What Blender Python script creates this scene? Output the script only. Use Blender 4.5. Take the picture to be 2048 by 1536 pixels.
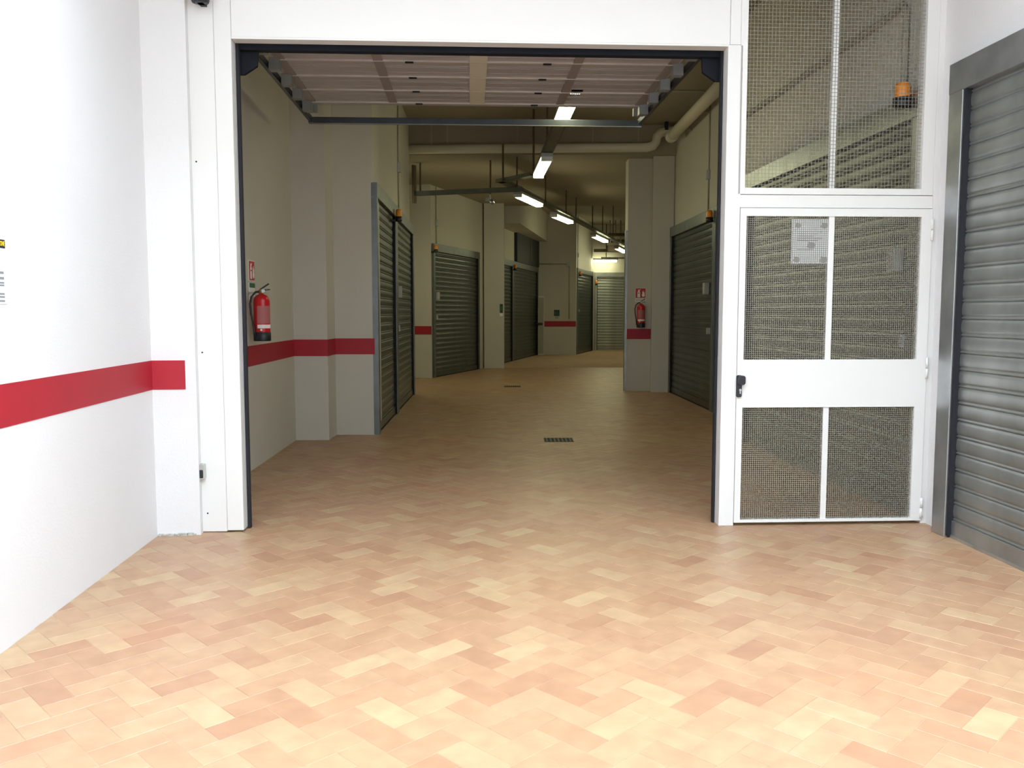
import bpy, bmesh, math, random
from mathutils import Vector, Matrix
random.seed(7)
for o in list(bpy.data.objects): bpy.data.objects.remove(o)
COL = bpy.context.scene.collection
SC = bpy.context.scene

# ------------------------------------------------------------ camera
F = 1720.0; H0 = 1.55; TH = math.atan(144 / F)
cs, sn = math.cos(TH), math.sin(TH)
cd = bpy.data.cameras.new('camera'); cam = bpy.data.objects.new('camera', cd); COL.objects.link(cam)
cam.location = (0, 0, H0); cam.rotation_euler = (math.pi / 2 - TH, 0, 0)
cd.sensor_width = 36; cd.lens = 36 * F / 2048; cd.clip_end = 200; cd.clip_start = .05
SC.camera = cam
# ------------------------------------------------------------ light
w = bpy.data.worlds.new('sky'); SC.world = w; w.use_nodes = True
bg = w.node_tree.nodes['Background']; bg.inputs[0].default_value = (.84, .95, 1.06, 1); bg.inputs[1].default_value = 10.7
LAMP = 24.0
SC.view_settings.view_transform = 'Standard'; SC.view_settings.look = 'None'
SC.view_settings.gamma = 1; SC.view_settings.use_curve_mapping = False
SC.view_settings.exposure = 0.0
try:
    SC.cycles.max_bounces = 10; SC.cycles.diffuse_bounces = 7
except Exception: pass

# ------------------------------------------------------------ calibration of places
def ray(px, py):
    a = (px - 1024) / F; b = (768 - py) / F
    return Vector((a, cs + b * sn, -sn + b * cs))
def G(px, py):                     # floor point seen at a pixel of the photograph
    d = ray(px, py); t = -H0 / d.z
    return (d.x * t, d.y * t)
def C(px, Y):                      # point on an image column at eye height and ground distance Y
    return ((px - 1024) / F * Y * cs, Y)
class Fr:                          # frame of a wall: x along it, y into it, z up
    def __init__(s, P0, P1):
        s.o = Vector((P0[0], P0[1], 0)); d = Vector((P1[0] - P0[0], P1[1] - P0[1], 0))
        s.L = d.length; s.x = d / s.L; s.y = Vector((-s.x.y, s.x.x, 0)); s.a = math.atan2(d.y, d.x)
    def hit(s, px, py, off=0.0):
        d = ray(px, py); c = Vector((0, 0, H0)); n = s.y
        t = ((s.o - c).dot(n) + off) / d.dot(n); p = c + d * t
        return ((p - s.o).dot(s.x), p.z)
    def w(s, x, y, z=0): p = s.o + s.x * x + s.y * y; return Vector((p.x, p.y, z))

# ------------------------------------------------------------ materials
def mat(name, col, rough=.6, metal=0.0, noise=0.0, nscale=6.0, bump=0.0, bscale=60.0, spec=None, emit=None, col2=None):
    m = bpy.data.materials.new(name); m.use_nodes = True
    nt = m.node_tree; b = nt.nodes['Principled BSDF']
    b.inputs['Base Color'].default_value = (*col, 1); b.inputs['Roughness'].default_value = rough
    b.inputs['Metallic'].default_value = metal
    if spec is not None: b.inputs['Specular IOR Level'].default_value = spec
    tc = nt.nodes.new('ShaderNodeTexCoord')
    if noise or col2:
        n = nt.nodes.new('ShaderNodeTexNoise'); n.inputs['Scale'].default_value = nscale; n.inputs['Detail'].default_value = 5
        nt.links.new(tc.outputs['Object'], n.inputs['Vector'])
        r = nt.nodes.new('ShaderNodeValToRGB'); c2 = col2 or tuple(c * (1 - noise) for c in col)
        r.color_ramp.elements[0].position = .3; r.color_ramp.elements[1].position = .7
        r.color_ramp.elements[0].color = (*c2, 1); r.color_ramp.elements[1].color = (*col, 1)
        nt.links.new(n.outputs['Fac'], r.inputs['Fac']); nt.links.new(r.outputs['Color'], b.inputs['Base Color'])
    if bump:
        n2 = nt.nodes.new('ShaderNodeTexNoise'); n2.inputs['Scale'].default_value = bscale; n2.inputs['Detail'].default_value = 4
        nt.links.new(tc.outputs['Object'], n2.inputs['Vector'])
        bp = nt.nodes.new('ShaderNodeBump'); bp.inputs['Strength'].default_value = bump; bp.inputs['Distance'].default_value = .01
        nt.links.new(n2.outputs['Fac'], bp.inputs['Height']); nt.links.new(bp.outputs['Normal'], b.inputs['Normal'])
    if emit:
        b.inputs['Emission Color'].default_value = (*emit[0], 1); b.inputs['Emission Strength'].default_value = emit[1]
    return m
M = {}
M['white_wall'] = mat('white plaster', (.68, .675, .675), .75, noise=.03, nscale=1.5, bump=.15)
M['cream_wall'] = mat('cream plaster', (.55, .525, .46), .75, noise=.05, nscale=1.2, bump=.2)
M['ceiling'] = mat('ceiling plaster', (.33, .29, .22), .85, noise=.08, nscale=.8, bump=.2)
M['white_metal'] = mat('white painted metal', (.70, .70, .685), .35, noise=.015, nscale=2)
M['red'] = mat('red gloss paint', (.38, .010, .024), .55, noise=.08, nscale=3)
M['galv'] = mat('galvanised steel', (.50, .52, .53), .36, .85, noise=.28, nscale=5, bump=.05, bscale=25)
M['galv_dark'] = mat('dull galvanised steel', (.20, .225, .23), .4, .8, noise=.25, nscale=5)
M['slat'] = mat('galvanised slat steel', (.40, .42, .41), .42, .8, noise=.35, nscale=3, bump=.05, bscale=18)
M['slat_dark'] = mat('dark galvanised slat steel', (.095, .115, .12), .3, .8, noise=.3, nscale=3.5, bump=.05, bscale=18)  # darker slat steel used on most of the inner shutters
M['black'] = mat('black plastic', (.012, .014, .02), .45)
M['gap'] = mat('dark rubber', (.008, .009, .014), .8)
M['dark_steel'] = mat('dark track steel', (.10, .115, .14), .4, .7, noise=.2)
M['navy'] = mat('navy black enamel', (.006, .008, .013), .75, spec=.2)
M['grey_plastic'] = mat('grey plastic', (.42, .43, .43), .5)
M['bracket'] = mat('bracket grey', (.22, .235, .24), .5)
M['panel'] = mat('door section paint', (.40, .375, .37), .42, noise=.04, nscale=2)
M['stile'] = mat('door stile paint', (.27, .235, .215), .5)
M['strip'] = mat('bright hinge strip', (.62, .58, .54), .35, .3)
M['amber'] = mat('amber lens', (.75, .25, .02), .3)
M['tube'] = mat('lamp diffuser', (1, 1, .9), .4, emit=((1.0, .98, .58), LAMP))
M['clear'] = mat('frosted lamp cap', (.75, .78, .72), .3)
M['tray'] = mat('cable tray steel', (.17, .19, .17), .5, .5, noise=.2)
M['rod'] = mat('brown rod', (.10, .07, .04), .7)
M['pipe'] = mat('painted pipe', (.66, .62, .50), .55)
M['conduit'] = mat('grey conduit', (.34, .32, .26), .6)
M['ext_red'] = mat('extinguisher enamel', (.52, .008, .015), .28)
M['brass'] = mat('brass', (.45, .33, .12), .35, .8)
M['steel'] = mat('steel', (.55, .56, .55), .3, .9)
M['paper'] = mat('paper', (.80, .81, .84), .6)
M['white_print'] = mat('white print', (.85, .83, .80), .6)
M['pink_print'] = mat('faded print', (.42, .13, .13), .6)
M['sign_red'] = mat('sign red', (.50, .02, .03), .5)
M['sign_green'] = mat('sign green', (.02, .13, .06), .5)
M['sign_dark'] = mat('sign dark green', (.01, .05, .03), .5)
M['yellow'] = mat('sign yellow', (.85, .60, .01), .5)
M['grey_print'] = mat('grey print', (.22, .22, .23), .7)
M['tape'] = mat('grey pad', (.34, .33, .33), .7)
M['wire'] = mat('galvanised wire', (.25, .24, .20), .5, .3)
M['bluedark'] = mat('dark blue panel', (.014, .019, .028), .55, noise=.2)
M['grout'] = mat('grout', (.42, .28, .175), .85, noise=.15, nscale=3)
M['asphalt'] = mat('yard concrete', (.50, .49, .47), .9, noise=.15)
M['sky_block'] = mat('yard facade', (.36, .34, .31), .9, noise=.1)  # colour of the unseen block that hides the low sky
M['dirt'] = mat('crumbled plaster', (.50, .49, .45), .95, noise=.3, nscale=30, bump=.6)

def tile_mat(name, use_obj):
    m = bpy.data.materials.new(name); m.use_nodes = True; nt = m.node_tree; b = nt.nodes['Principled BSDF']
    if use_obj: src = nt.nodes.new('ShaderNodeObjectInfo').outputs['Random']
    else: src = nt.nodes.new('ShaderNodeNewGeometry').outputs['Random Per Island']
    r = nt.nodes.new('ShaderNodeValToRGB'); e = r.color_ramp.elements
    e[0].position = 0; e[0].color = (.34, .190, .112, 1); e[1].position = 1; e[1].color = (.43, .305, .180, 1)
    for p, c in ((.15, (.37, .220, .13)), (.5, (.385, .236, .140)), (.88, (.40, .262, .155))):
        k = e.new(p); k.color = (*c, 1)
    nt.links.new(src, r.inputs['Fac'])
    geo = nt.nodes.new('ShaderNodeNewGeometry')
    n = nt.nodes.new('ShaderNodeTexNoise'); n.inputs['Scale'].default_value = 9; n.inputs['Detail'].default_value = 6
    nt.links.new(geo.outputs['Position'], n.inputs['Vector'])
    r2 = nt.nodes.new('ShaderNodeValToRGB'); r2.color_ramp.elements[0].position = .35; r2.color_ramp.elements[1].position = .7
    r2.color_ramp.elements[0].color = (.90, .86, .84, 1); r2.color_ramp.elements[1].color = (1.03, 1.03, 1.0, 1)
    nt.links.new(n.outputs['Fac'], r2.inputs['Fac'])
    mx = nt.nodes.new('ShaderNodeMix'); mx.data_type = 'RGBA'; mx.blend_type = 'MULTIPLY'; mx.inputs['Factor'].default_value = 1
    nt.links.new(r.outputs['Color'], mx.inputs['A']); nt.links.new(r2.outputs['Color'], mx.inputs['B'])
    # worn reddish scuffs
    n3 = nt.nodes.new('ShaderNodeTexNoise'); n3.inputs['Scale'].default_value = .9; n3.inputs['Detail'].default_value = 7
    nt.links.new(geo.outputs['Position'], n3.inputs['Vector'])
    r3 = nt.nodes.new('ShaderNodeValToRGB'); r3.color_ramp.elements[0].position = .56; r3.color_ramp.elements[1].position = .74
    r3.color_ramp.elements[0].color = (0, 0, 0, 1); r3.color_ramp.elements[1].color = (.45, .45, .45, 1)
    nt.links.new(n3.outputs['Fac'], r3.inputs['Fac'])
    mx2 = nt.nodes.new('ShaderNodeMix'); mx2.data_type = 'RGBA'
    nt.links.new(r3.outputs['Color'], mx2.inputs['Factor']); nt.links.new(mx.outputs['Result'], mx2.inputs['A'])
    mx2.inputs['B'].default_value = (.42, .20, .11, 1)
    nt.links.new(mx2.outputs['Result'], b.inputs['Base Color'])
    b.inputs['Roughness'].default_value = .42
    bp = nt.nodes.new('ShaderNodeBump'); bp.inputs['Strength'].default_value = .12; bp.inputs['Distance'].default_value = .01
    nt.links.new(n.outputs['Fac'], bp.inputs['Height']); nt.links.new(bp.outputs['Normal'], b.inputs['Normal'])
    return m
M['tile_one'] = tile_mat('terracotta tile', True); M['tile_many'] = tile_mat('terracotta tiles', False)

# ------------------------------------------------------------ mesh building
class MB:
    def __init__(s): s.v = []; s.f = []; s.sm = []
    def add(s, vs, fs, smooth=False):
        k = len(s.v); s.v += [tuple(v) for v in vs]
        for f in fs: s.f.append(tuple(i + k for i in f)); s.sm.append(smooth)
        return s
    def box(s, x0, x1, y0, y1, z0, z1):
        x0, x1 = sorted((x0, x1)); y0, y1 = sorted((y0, y1)); z0, z1 = sorted((z0, z1))
        vs = [(x0,y0,z0),(x1,y0,z0),(x1,y1,z0),(x0,y1,z0),(x0,y0,z1),(x1,y0,z1),(x1,y1,z1),(x0,y1,z1)]
        return s.add(vs, [(0,3,2,1),(4,5,6,7),(0,1,5,4),(1,2,6,5),(2,3,7,6),(3,0,4,7)])
    def bar(s, a, b, w_, h_):      # square bar between two points
        a = Vector(a); b = Vector(b); d = (b - a).normalized()
        up = Vector((0, 0, 1)) if abs(d.z) < .9 else Vector((0, 1, 0))
        r = d.cross(up).normalized(); u = r.cross(d)
        vs = [p + r * i * w_ / 2 + u * j * h_ / 2 for p in (a, b) for i, j in ((-1,-1),(1,-1),(1,1),(-1,1))]
        return s.add(vs, [(3,2,1,0),(4,5,6,7),(0,1,5,4),(1,2,6,5),(2,3,7,6),(3,0,4,7)])
    def tube(s, pts, r, n=10):
        pts = [Vector(p) for p in pts]; rings = []
        t0 = (pts[1] - pts[0]).normalized(); up = Vector((0,0,1)) if abs(t0.z) < .9 else Vector((0,1,0)); nrm = t0.cross(up).normalized()
        for i, p in enumerate(pts):
            if i == 0: t = t0
            elif i == len(pts) - 1: t = (pts[i] - pts[i-1]).normalized()
            else: t = ((pts[i] - pts[i-1]).normalized() + (pts[i+1] - pts[i]).normalized()).normalized()
            nrm = (nrm - t * nrm.dot(t)).normalized(); bi = t.cross(nrm)
            rr = r[i] if isinstance(r, (list, tuple)) else r
            rings.append([p + (nrm * math.cos(2*math.pi*k/n) + bi * math.sin(2*math.pi*k/n)) * rr for k in range(n)])
        vs = [v for R in rings for v in R]; fs = []
        for i in range(len(pts) - 1):
            for k in range(n):
                a = i*n+k; b2 = i*n+(k+1) % n; fs.append((a, b2, b2+n, a+n))
        s.add(vs, fs, True)
        m = len(s.v) - len(vs)
        s.f.append(tuple(m + k for k in reversed(range(n)))); s.sm.append(False)
        s.f.append(tuple(m + len(vs) - n + k for k in range(n))); s.sm.append(False)
        return s
    def lathe(s, prof, c=(0,0,0), n=20):
        vs = []; fs = []
        for r, z in prof:
            for k in range(n):
                a = 2*math.pi*k/n; vs.append((c[0] + r*math.cos(a), c[1] + r*math.sin(a), c[2] + z))
        for i in range(len(prof) - 1):
            for k in range(n):
                a = i*n+k; b2 = i*n+(k+1) % n; fs.append((a, b2, b2+n, a+n))
        return s.add(vs, fs, True)
    def prism(s, pts, y0, y1):     # polygon in x,z extruded in y
        n = len(pts); vs = [(x, y0, z) for x, z in pts] + [(x, y1, z) for x, z in pts]
        return s.add(vs, [tuple(range(n)), tuple(range(2*n-1, n-1, -1))] + [(i, i+n, (i+1) % n + n, (i+1) % n) for i in range(n)])
    def mesh(s, name, m):
        me = bpy.data.meshes.new(name); me.from_pydata(s.v, [], s.f); me.materials.append(M[m] if isinstance(m, str) else m)
        me.polygons.foreach_set('use_smooth', s.sm)
        b = bmesh.new(); b.from_mesh(me); bmesh.ops.recalc_face_normals(b, faces=b.faces); b.to_mesh(me); b.free()
        return me
    def build(s, name, m, parent=None, bevel=0.0, kind=None):
        o = bpy.data.objects.new(name, s.mesh(name, m)); COL.objects.link(o)
        if parent: o.parent = parent
        if bevel:
            bv = o.modifiers.new('bevel', 'BEVEL'); bv.width = bevel; bv.segments = 2; bv.limit_method = 'ANGLE'
        if kind: o['kind'] = kind
        return o
def empty(name, fr=None, label=None, cat=None, group=None, loc=None, rz=0.0, kind=None):
    o = bpy.data.objects.new(name, None); COL.objects.link(o); o.empty_display_size = .2
    if fr is not None: o.location = fr.o; o.rotation_euler.z = fr.a
    if loc is not None: o.location = loc; o.rotation_euler.z = rz
    if label: o['label'] = label
    if cat: o['category'] = cat
    if group: o['group'] = group
    if kind: o['kind'] = kind
    return o
def tag(o, label, cat, group=None, kind=None):
    o['label'] = label; o['category'] = cat
    if group: o['group'] = group
    if kind: o['kind'] = kind
    return o
def text_mesh(txt, size, name, m, parent, loc, rot=(math.pi/2, 0, 0), ext=.0006, align='CENTER', bold=0.0):
    c = bpy.data.curves.new('t', 'FONT'); c.body = txt; c.size = size; c.extrude = ext; c.align_x = align; c.align_y = 'CENTER'; c.offset = bold
    t = bpy.data.objects.new('t', c); COL.objects.link(t); bpy.context.view_layer.update()
    me = bpy.data.meshes.new_from_object(t.evaluated_get(bpy.context.evaluated_depsgraph_get()))
    bpy.data.objects.remove(t)
    me.materials.clear(); me.materials.append(M[m])
    o = bpy.data.objects.new(name, me); COL.objects.link(o); o.parent = parent; o.location = loc; o.rotation_euler = rot
    return o

# ============================================================ SETTING
CL = G(315, 1072)
gate = Fr(G(488, 1064), G(1437, 1052))
ZOUT, ZIN = 4.4, 5.05
def wall(name, P0, P1, z0, z1, m, th=.2, stripe=False, ext0=0, ext1=0, stripes=None):
    fr = Fr(P0, P1); e = empty(name, fr, kind='structure')
    MB().box(-ext0, fr.L + ext1, 0, th, z0, z1).build('plaster', m, e)
    if stripe:
        a, b = stripes or (-ext0, fr.L + ext1)
        MB().box(a, b, -.003, .0005, 1.02, 1.22).build('painted_stripe', 'red', e)
    return e, fr
# floor slab + tiles
fl = MB().box(-4.5, 8, -1.0, 37.5, -.25, -.0022).build('floor', 'grout'); fl['kind'] = 'structure'
yd = MB().box(-30, 30, -40, -1.0, -.25, -.004).build('yard', 'asphalt'); yd['kind'] = 'structure'
yd.name = 'floor_yard'
cw = .125; gp = .0011; s2 = math.sqrt(.5)
def tile_rect(i, j, kind):
    if kind == 0: return (i*cw, (i+2)*cw, j*cw, (j+1)*cw)
    return (i*cw, (i+1)*cw, (j-1)*cw, (j+1)*cw)
def w2(a, b): return ((a - b) * s2, (a + b) * s2)
def tile_mb(mb, hx, hy, cx, cy, zt, ang):
    ca, sa = math.cos(ang), math.sin(ang); bv = .0015
    def p(x, y, z): return (cx + x*ca - y*sa, cy + x*sa + y*ca, z)
    vs = [p(-hx,-hy,-.012),p(hx,-hy,-.012),p(hx,hy,-.012),p(-hx,hy,-.012),
          p(-hx,-hy,zt-bv),p(hx,-hy,zt-bv),p(hx,hy,zt-bv),p(-hx,hy,zt-bv),
          p(-hx+bv,-hy+bv,zt),p(hx-bv,-hy+bv,zt),p(hx-bv,hy-bv,zt),p(-hx+bv,hy-bv,zt)]
    fs = [(0,3,2,1),(0,1,5,4),(1,2,6,5),(2,3,7,6),(3,0,4,7),(4,5,9,8),(5,6,10,9),(6,7,11,10),(7,4,8,11),(8,9,10,11)]
    mb.add(vs, fs)
tiles = []
N = 130
for i in range(-N, 2*N):
    for j in range(-N, 2*N):
        k = (i - j) % 4
        if k not in (0, 2): continue
        a0, a1, b0, b1 = tile_rect(i, j, k); cx, cy = w2((a0+a1)/2, (b0+b1)/2)
        if cy < 1.4 or cy > 24: continue
        xl = -2.36 - .09 * max(0, cy - 3.5) if cy < 6 else (-2.6 if cy < 10.3 else -2.3 if cy < 20 else -1.9 + .25*(cy-20))
        xr = 3.25 if cy < 16.6 else 2.3 + .2 * (cy - 16.6)
        if cx < xl or cx > xr: continue
        tiles.append((k, cx, cy))
vis = sorted([t for t in tiles if t[2] > 2.75 and abs(t[1]) < .6 * (t[2] * cs + .13)], key=lambda t: t[2])[:300]
vs_ = set(vis)
hm = []
for k in (0, 2):
    mb = MB(); tile_mb(mb, cw - gp, cw/2 - gp, 0, 0, 0, math.pi/4 if k == 0 else -math.pi/4 + math.pi); hm.append(mb.mesh('tile', 'tile_one'))
for t in vis:
    o = bpy.data.objects.new('tile', hm[0 if t[0] == 0 else 1]); COL.objects.link(o); o.parent = fl
    o.location = (t[1], t[2], random.uniform(-.0006, .0003))
mb = MB()
for t in tiles:
    if t in vs_: continue
    tile_mb(mb, cw - gp, cw/2 - gp, t[1], t[2], random.uniform(-.0006, .0003), math.pi/4 if t[0] == 0 else math.pi*3/4)
mb.build('tiles', 'tile_many', fl, kind='stuff')
print('tiles', len(tiles))

# entrance side walls
dl = Vector((CL[0] - G(0,1308)[0], CL[1] - G(0,1308)[1])); dl.normalize()
back = (CL[0] - dl.x * 15.4, CL[1] - dl.y * 15.4)
wl, frL = wall('wall_left', back, CL, -.1, ZOUT, 'white_wall', .3, True, 0, .0)
J0 = G(1889, 1064); dr = Vector((-.058, 1.0)).normalized()
def RW(Y, off=0.0): t = (Y - J0[1]) / dr.y; return (J0[0] + dr.x * t + off, Y)
# unseen block behind the camera, added to cut off the low sky
o = MB().box(-14, 14, -10.5, -9.5, -.2, 16).build('wall_sky_block', 'sky_block'); o['kind'] = 'structure'
# small plaster return beside the gate
fcl = Fr(CL, G(384, 1070))
e, fret = wall('wall_front', CL, G(384, 1070), -.1, ZOUT, 'white_wall', .2, True, .3, .06, (0, fcl.hit(371, 760)[0]))
d_ = MB(); random.seed(3)
for k in range(26):
    x = random.uniform(.0, .24); h = random.uniform(.004, .018); d_.box(x, x + random.uniform(.01, .04), -random.uniform(.004, .02), .01, 0, h)
d_.build('crumbled_edge', 'dirt', e)
# gate cladding : front face is y=0 in the gate frame
gs = lambda px, py: gate.hit(px, py)
xA0, xA, xB = gs(383,1066)[0], gs(400,1066)[0], gs(455,1064)[0]
zop = gs(458, 80)[1]; zop2 = gs(1452, 90)[1]; ZO = (zop + zop2) / 2
XO = gate.L
print('opening', gate.L, zop, zop2, 'gate ang', math.degrees(gate.a))
e = empty('trim_1', gate, kind='structure', label='white metal jamb cladding left of the garage opening')
MB().box(xA0, xA - .002, .02, .16, 0, ZOUT).build('edge_strip', 'white_metal', e, .003)
MB().box(xA, xB - .0015, .006, .16, 0.004, ZOUT).build('panel', 'white_metal', e, .003)
MB().box(xB, 0, 0, .14, .012, ZOUT).build('jamb', 'white_metal', e, .004)
for px, py in ((392, 323), (404, 705), (415, 1027)):
    x, z = gs(px, py); MB().tube([(x, .004, z), (x, .012, z)], .006, 8).build('screw', 'gap', e)
e = empty('trim_2', gate, kind='structure')
MB().box(.0015, XO, .0, .10, ZO, ZO + .012).build('lip', 'white_metal', e)
MB().box(.0015, XO + .012, .0, .12, ZO + .012, ZOUT).build('header_panel', 'white_metal', e, .003)
# right post and door frame
xD0 = gs(1467, 1048)[0]; xD1 = gs(1839, 1048)[0]; xE = gs(1862, 1056)[0]
zd0 = .025; zd1 = gs(1500, 416)[1]; zt = gs(1600, 389)[1]
xm0 = gs(1490, 370)[0]; xm1 = gs(1843, 370)[0]
e = empty('trim_3', gate, kind='structure')
MB().box(XO, xD0 - .002, 0, .12, 0, ZO + .012).build('post', 'white_metal', e, .004)
MB().box(XO + .014, xm0 - .05, 0, .12, ZO + .013, ZOUT).build('post', 'white_metal', e, .004)
MB().box(xD0 - .0015, xm0 - .05, 0.001, .12, zd1 + .004, ZO + .012).build('post', 'white_metal', e)
MB().box(xD1 + .003, xE, 0, .12, 0, ZOUT).build('post', 'white_metal', e, .004)
MB().box(xm0 - .05, xD1 + .0025, .0005, .12, zd1 + .004, zt - .004).build('transom', 'white_metal', e, .002)
MB().box(xE, xE + .5, .03, .14, gs(1888, 130)[1] + .0, ZOUT).build('infill', 'white_metal', e)
print('door w', xD1 - xD0, 'h', zd1, 'xE', xE, 'transom', zt)

def wire_mesh(x0, x1, z0, z1, pitch, r, y):
    m = MB(); n = int((x1 - x0) / pitch); k = int((z1 - z0) / pitch)
    for i in range(1, n + 1):
        x = x0 + (x1 - x0) * i / (n + 1); m.bar((x, y - r*.8, z0), (x, y - r*.8, z1), 2*r, 2*r)
    for i in range(1, k + 1):
        z = z0 + (z1 - z0) * i / (k + 1); m.bar((x0, y + r*.8, z), (x1, y + r*.8, z), 2*r, 2*r)
    return m
# upper mesh light
wn = empty('window_1', gate, kind='structure', label='tall white-framed mesh panel above the pedestrian door')
ZM = ZOUT - .15; zmb = gs(1600, 376)[1]; xmc0, xmc1 = gs(1663, 370)[0], gs(1673, 370)[0]
f = MB(); f.box(xm0 - .05, xm0, .0, .10, zt, ZOUT).box(xm1, xD1 + .0025, .0, .10, zt, ZOUT).box(xm0, xm1, .0, .10, zt, zmb).box(xm0, xm1, 0, .10, ZM, ZOUT)
f.build('window_frame', 'white_metal', wn, .002)
MB().box(xmc0, xmc1, .035, .075, zmb, ZM).build('mullion', 'white_metal', wn)
wire_mesh(xm0, xm1, zmb, ZM, .026, .0013, .03).build('wire_mesh', 'wire', wn, kind='stuff')
# pedestrian door
dr_ = empty('door_1', gate, kind='structure', label='white pedestrian door with two mesh windows and black handle')
ux0, ux1 = gs(1489, 600)[0], gs(1836, 600)[0]; uz1, uz0 = gs(1660, 433)[1], gs(1660, 719)[1]; lz1, lz0 = gs(1660, 814)[1], gs(1660, 1037)[1]
print('panes', ux0, ux1, uz0, uz1, lz0, lz1)
f = MB(); f.box(xD0, ux0, -.008, .045, zd0, zd1).box(ux1, xD1, -.008, .045, zd0, zd1).box(ux0, ux1, -.008, .045, uz1, zd1)
f.box(ux0, ux1, -.008, .045, lz1, uz0).box(ux0, ux1, -.008, .045, zd0, lz0)
f.build('door_leaf', 'white_metal', dr_)
bx0, bx1 = gs(1652, 640)[0], gs(1663, 640)[0]
MB().box(bx0, bx1, .0, .03, uz0, uz1).build('glazing_bar', 'white_metal', dr_)
MB().box(bx0, bx1, .0, .03, lz0, lz1).build('glazing_bar', 'white_metal', dr_)
wire_mesh(ux0, ux1, uz0, uz1, .0150, .0016, .008).build('wire_mesh', 'wire', dr_, kind='stuff')
wire_mesh(ux0, ux1, lz0, lz1, .0150, .0016, .008).build('wire_mesh', 'wire', dr_, kind='stuff')
hx, hz1 = gs(1477, 750); hz0 = gs(1477, 794)[1]; hx0, hx1 = gs(1471.5, 770)[0], gs(1482, 770)[0]
def rounded(x0, x1, z0, z1, r, n=5):
    p = []
    for cx, cz, a0 in ((x1-r, z1-r, 0), (x0+r, z1-r, 90), (x0+r, z0+r, 180), (x1-r, z0+r, 270)):
        for k in range(n + 1):
            a = math.radians(a0 + 90*k/n); p.append((cx + r*math.cos(a), cz + r*math.sin(a)))
    return p
hn = MB().prism(rounded(hx0, hx1, hz0, hz1, .012), -.022, -.008).build('handle_plate', 'black', dr_)
hm_ = (hz1 - .035)
kb = MB().prism(rounded(hx0 + .004, hx1 + .018, hz1 - .068, hz1 - .002, .017), -.052, -.022).build('handle', 'black', hn, .004)
cyl = MB(); cyl.tube([(hx1 - .012, -.026, hz0 + .052), (hx1 - .012, -.021, hz0 + .052)], .0085, 12).box(hx1 - .016, hx1 - .008, -.026, -.021, hz0 + .025, hz0 + .05)
cyl.build('lock_cylinder', 'steel', hn)
for px, py in ((1859, 460), (1850, 736), (1843, 1018)):
    x, z = gs(px, py); z = max(z, .12)
    MB().tube([(xD1 + .0, -.014, z - .075), (xD1 + .0, -.014, z - .003)], .009, 10).tube([(xD1 + .0, -.014, z + .003), (xD1 + .0, -.014, z + .075)], .009, 10).build('hinge', 'white_metal', dr_)
# notice behind the mesh
px0, pz1 = gs(1586, 438); px1, pz0 = gs(1658, 528)
nt_ = empty('notice', gate, 'white laminated notice with five grey pads behind the door mesh', 'notice')
MB().box(px0, px1, .014, .016, pz0, pz1).build('sheet', 'paper', nt_)
ww, hh = px1 - px0, pz1 - pz0
for u, v, r in ((.16, .86, .022), (.86, .86, .026), (.52, .42, .030), (.14, .1, .025), (.86, .1, .028)):
    p = []; cx, cz = px0 + u*ww, pz0 + v*hh
    for k in range(9): a = 2*math.pi*k/9; rr = r * (1 + .25 * math.sin(k*2.7)); p.append((cx + rr*math.cos(a), cz + rr*.85*math.sin(a)))
    MB().prism(p, .0122, .014).build('pad', 'tape', nt_)
for k in range(9):
    z = pz0 + hh * (.72 - .05*k)
    if .34 < (z - pz0)/hh < .52: continue
    MB().box(px0 + ww*.14, px0 + ww*(.82 - .12*(k % 3)), .0132, .014, z, z + .004).build('print_line', 'grey_print', nt_)

# walls inside : left
ZW = ZIN + .1
p1 = G(493, 948); p2 = G(592, 880); dd = Vector((p2[0]-p1[0], p2[1]-p1[1])).normalized()
pa = (p1[0] - dd.x * (p1[1] - 5.95) / dd.y, 5.95)
wall('wall_left_inner', pa, p2, -.1, ZW, 'cream_wall', .3, True, 0, 0)
p3 = C(656, p2[1]); p3 = (p3[0] * 1.005, p3[1]); p5 = G(752, 869.5); p4 = (G(668, 871.5)[0], p5[1]); p6 = G(826, 788)
e, fpr = wall('wall_left_pier', p2, p3, -.1, ZW, 'cream_wall', p5[1] - p2[1] + .1, True)
MB().box(fpr.L - .0005, fpr.L + .003, -.003, p5[1] - p2[1], 1.02, 1.22).build('painted_stripe', 'red', e)
wall('wall_left_step', (p3[0] - .1, p5[1]), p5, -.1, ZW, 'cream_wall', .5, True)
AB = Fr(p5, p6)
wall('wall_left_garages', AB.w(.08, .03), AB.w(AB.L, .03), -.1, ZW, 'cream_wall', .4)
c0 = C(865, 20.3); c1 = C(957, 23.4)
wall('wall_left_corner', (-3.0, c0[1] + .1), (c0[0] - .02, c0[1] - .06), -.1, ZW, 'cream_wall', .3, True)
CC = Fr(c0, c1)
wall('wall_left_bend', CC.w(-.03, .02), CC.w(CC.L + 1.4, .02), -.1, ZW, 'cream_wall', .3)
k0 = C(971, 24.0); k1 = C(1008, 24.0)
cm = MB().box(k0[0] - .03, k1[0], 23.75, 24.9, -.1, ZW).build('wall_left_column', 'cream_wall'); cm['kind'] = 'structure'
d0 = C(1003, 25.9); d1 = C(1074, 31.3)
DD = Fr(d0, d1)
wall('wall_left_far_garages', DD.w(-1.2, .04), DD.w(DD.L + .3, .04), -.1, ZW, 'cream_wall', .3)
q0 = C(1083, 31.35); q1 = C(1152, 31.2)
wall('wall_left_far_pier', q0, q1, -.1, ZW, 'cream_wall', .5, True, .15, 0)
e0 = C(1153, 31.5); e1 = C(1184, 34.6); EE = Fr(e0, e1)
wall('wall_left_end', EE.w(0, .03), EE.w(EE.L + .8, .03), -.1, ZW, 'cream_wall', .3)
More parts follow.
